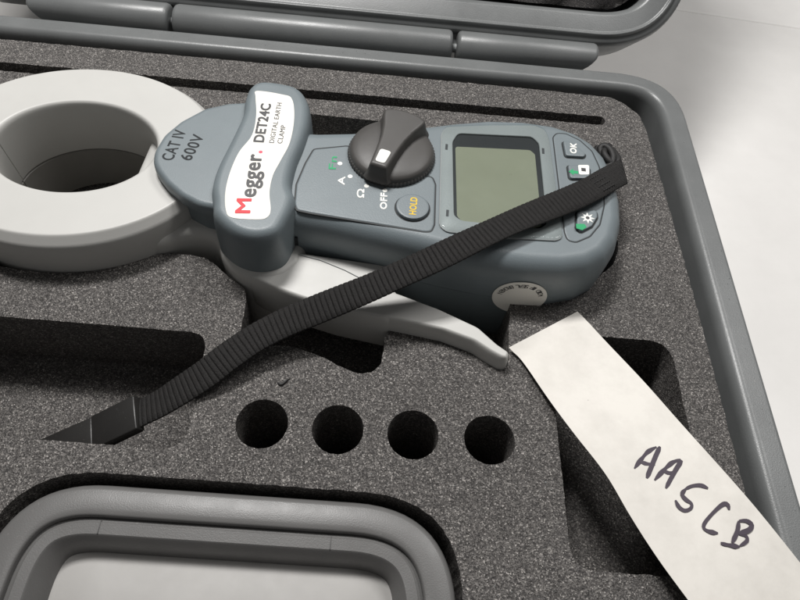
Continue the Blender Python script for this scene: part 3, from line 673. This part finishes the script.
# ------------------------------------------------------------------ paper tag with handwriting
tagp = tag(empty('paper_tag', (100, 80, 0)), 'long white paper slip with handwritten AA5CB resting over the case edge', 'paper tag')
le = [(48.5, 111.8, 2.2), (50.1, 110.4, 1.6), (53.3, 107.0, 1.4), (60.3, 93.8, 3.0), (68.6, 78.7, 5.5), (76.4, 65.1, 7.5), (82.1, 52.4, 8.6), (89.1, 39.5, 8.8), (96.2, 28.7, 8.2), (108.0, 12.2, 6.0), (119.7, -1.7, 3.5)]
re = [(76.4, 130.7, 1.2), (80.6, 125.3, 1.4), (85.6, 118.0, 2.0), (95.3, 102.5, 4.0), (103.2, 88.6, 6.5), (110.1, 76.6, 8.6), (117.8, 64.3, 9.4), (125.6, 52.9, 9.0), (133.3, 42.2, 7.8), (145.1, 26.1, 5.0), (156.3, 10.5, 2.0)]
nA = 60
LE = resample(catmull(le, 8, False), 1, False); RE = resample(catmull(re, 8, False), 1, False)
def samp(P, t):
    x = t*(len(P)-1); i = min(int(x), len(P)-2); f = x-i; return Vector(P[i])*(1-f)+Vector(P[i+1])*f
def paper(s, t):
    a, b = samp(LE, s), samp(RE, s); p = a.lerp(b, t)
    p.z += 0.5*math.sin(math.pi*t)*min(1, s*8)+0.25*math.sin(s*19+t*3)*min(1, s*10)
    return p
V = []; F = []; nt_ = 14
for k, dz in ((0, 0), (1, -0.14)):
    for i in range(nA+1):
        for j in range(nt_+1):
            p = paper(i/nA, j/nt_); V.append((p.x, p.y, p.z+dz))
st = (nA+1)*(nt_+1)
for k in (0, 1):
    for i in range(nA):
        for j in range(nt_): a = k*st+i*(nt_+1)+j; F.append((a, a+1, a+nt_+2, a+nt_+1))
for i in range(nA):
    for j in (0, nt_): a = i*(nt_+1)+j; F.append((a, a+nt_+1, st+a+nt_+1, st+a))
for j in range(nt_):
    for i in (0, nA): a = i*(nt_+1)+j; F.append((a, a+1, st+a+1, st+a))
into(mesh_obj('sheet', V, F, 'paper', None, True, 60), tagp)
# handwriting: marker strokes laid on the sheet
grid = [[paper(i/240, j/60) for j in range(61)] for i in range(241)]
def sheet_z(x, y):
    best = []
    for i in range(0, 241, 2):
        for j in range(0, 61, 2):
            g = grid[i][j]; best.append(((g.x-x)**2+(g.y-y)**2, g.z))
    best.sort(); best = best[:6]; w = [1/(d+0.05) for d, z in best]
    return sum(k*z for k, (d, z) in zip(w, best))/sum(w)
strokes = [[(85.9, 67.3, 8.6), (88.5, 70.3, 8.6), (91.3, 73.2, 8.6), (94.7, 75.3, 8.6)], [(95.9, 75.5, 8.6), (93.3, 71.3, 8.6), (89.3, 64.3, 8.6)], [(88.2, 69.6, 8.6), (90.6, 69.1, 8.6), (92.9, 69.1, 8.6)],
           [(91.7, 63.8, 9.0), (95.4, 67.4, 9.0), (98.9, 70.2, 9.0), (101.8, 71.3, 9.0)], [(102.1, 71.1, 9.0), (99.0, 67.3, 9.0), (94.8, 61.4, 9.0)], [(95.0, 67.2, 9.0), (96.9, 66.5, 9.0), (99.3, 67.0, 9.0)],
           [(108.4, 62.2, 9.0), (106.3, 63.0, 9.0), (103.3, 62.6, 9.0), (100.7, 61.3, 9.0)], [(101.1, 61.5, 9.0), (99.6, 59.8, 9.0), (100.4, 58.2, 9.0), (101.9, 57.0, 9.0), (101.4, 55.5, 9.0), (99.4, 54.7, 9.0), (97.8, 55.7, 9.0), (97.1, 57.8, 9.0)],
           [(113.5, 55.8, 9.2), (113.3, 57.5, 9.2), (111.6, 57.2, 9.2), (108.1, 54.5, 9.2), (104.9, 51.4, 9.2), (104.2, 49.7, 9.2), (105.6, 48.8, 9.2), (108.3, 48.5, 9.2)],
           [(115.8, 52.6, 9.2), (114.5, 49.4, 9.2), (112.1, 46.0, 9.2)], [(108.4, 45.6, 9.2), (111.0, 45.2, 9.2), (114.3, 45.0, 9.2)], [(114.8, 48.8, 9.2), (116.9, 48.4, 9.2), (117.0, 46.9, 9.2), (114.3, 45.2, 9.2)], [(115.8, 52.6, 9.2), (118.2, 52.8, 9.2), (119.7, 51.8, 9.2), (118.4, 50.1, 9.2), (114.8, 48.8, 9.2)]]
for si, sk in enumerate(strokes):
    q = resample(catmull([(a, b) for a, b, c in sk], 8, False), 0.5, False); n = len(q); V = []; F = []
    for i, (x, y) in enumerate(q):
        x0, y0 = q[max(0, i-1)]; x1, y1 = q[min(n-1, i+1)]; d = math.hypot(x1-x0, y1-y0) or 1; nx_, ny_ = -(y1-y0)/d, (x1-x0)/d
        e = min(i, n-1-i)/2.0; w = (0.64+0.13*math.sin(i*0.23+x))*min(1, 0.45+0.4*e)
        z = sheet_z(x, y)+0.12+0.02*si
        V += [(x+nx_*w, y+ny_*w, z), (x-nx_*w, y-ny_*w, z)]
    for i in range(n-1): F.append((2*i, 2*i+1, 2*i+3, 2*i+2))
    into(mesh_obj('pen_stroke', V, F, 'ink', None, True), tagp)

# ------------------------------------------------------------------ a fleck of lint on the foam
lx, ly = [(-31.5, 91.3)][0]
li = tube('lint_fleck', catmull([(lx-2.0, ly+0.3, 0.25), (lx-0.6, ly-0.4, 0.45), (lx+0.4, ly+0.5, 0.5), (lx+1.3, ly+1.6, 0.45), (lx+2.2, ly+2.2, 0.3)], 6, False), 0.35, 'cord', None, 6, lambda t: 0.15+0.35*math.sin(math.pi*min(1, t*1.1+0.05)))
tag(li, 'tiny black fleck of lint on the foam beside the round holes', 'lint')

# ------------------------------------------------------------------ loose crumbs and dust on the foam and the rim
V = []; F = []
def crumb(x, y, z, r_):
    b0 = len(V)
    for k in range(6):
        d = [(1, 0, 0), (-1, 0, 0), (0, 1, 0), (0, -1, 0), (0, 0, 1), (0, 0, -1)][k]
        V.append(tuple(c+dd*r_*random.uniform(0.5, 1.2) for c, dd in zip((x, y, z+r_*0.6), d)))
    for t in ((0, 2, 4), (2, 1, 4), (1, 3, 4), (3, 0, 4), (2, 0, 5), (1, 2, 5), (3, 1, 5), (0, 3, 5)): F.append(tuple(b0+i for i in t))
for _ in range(46): crumb(random.uniform(-100, 62), random.uniform(58.5, 64), 0, random.uniform(0.12, 0.3))
for _ in range(40): crumb(random.uniform(36, 122), random.uniform(5, 34), 0, random.uniform(0.12, 0.3))
for _ in range(40): crumb(random.uniform(-40, 60), random.uniform(88, 98), 0, random.uniform(0.1, 0.28))
for _ in range(30): crumb(random.uniform(-180, 100), random.uniform(249, 262), 0, random.uniform(0.12, 0.35))
for _ in range(34): crumb(random.uniform(-180, 100), random.uniform(271, 275.5), ZR, random.uniform(0.08, 0.22))
for _ in range(30): crumb(random.uniform(135, 140), random.uniform(40, 230), ZR, random.uniform(0.08, 0.22))
cr = mesh_obj('crumbs', V, F, 'bezel', None, False)
tag(cr, 'tiny pale crumbs and dust scattered on the foam and case rim', 'crumbs', kind='stuff')
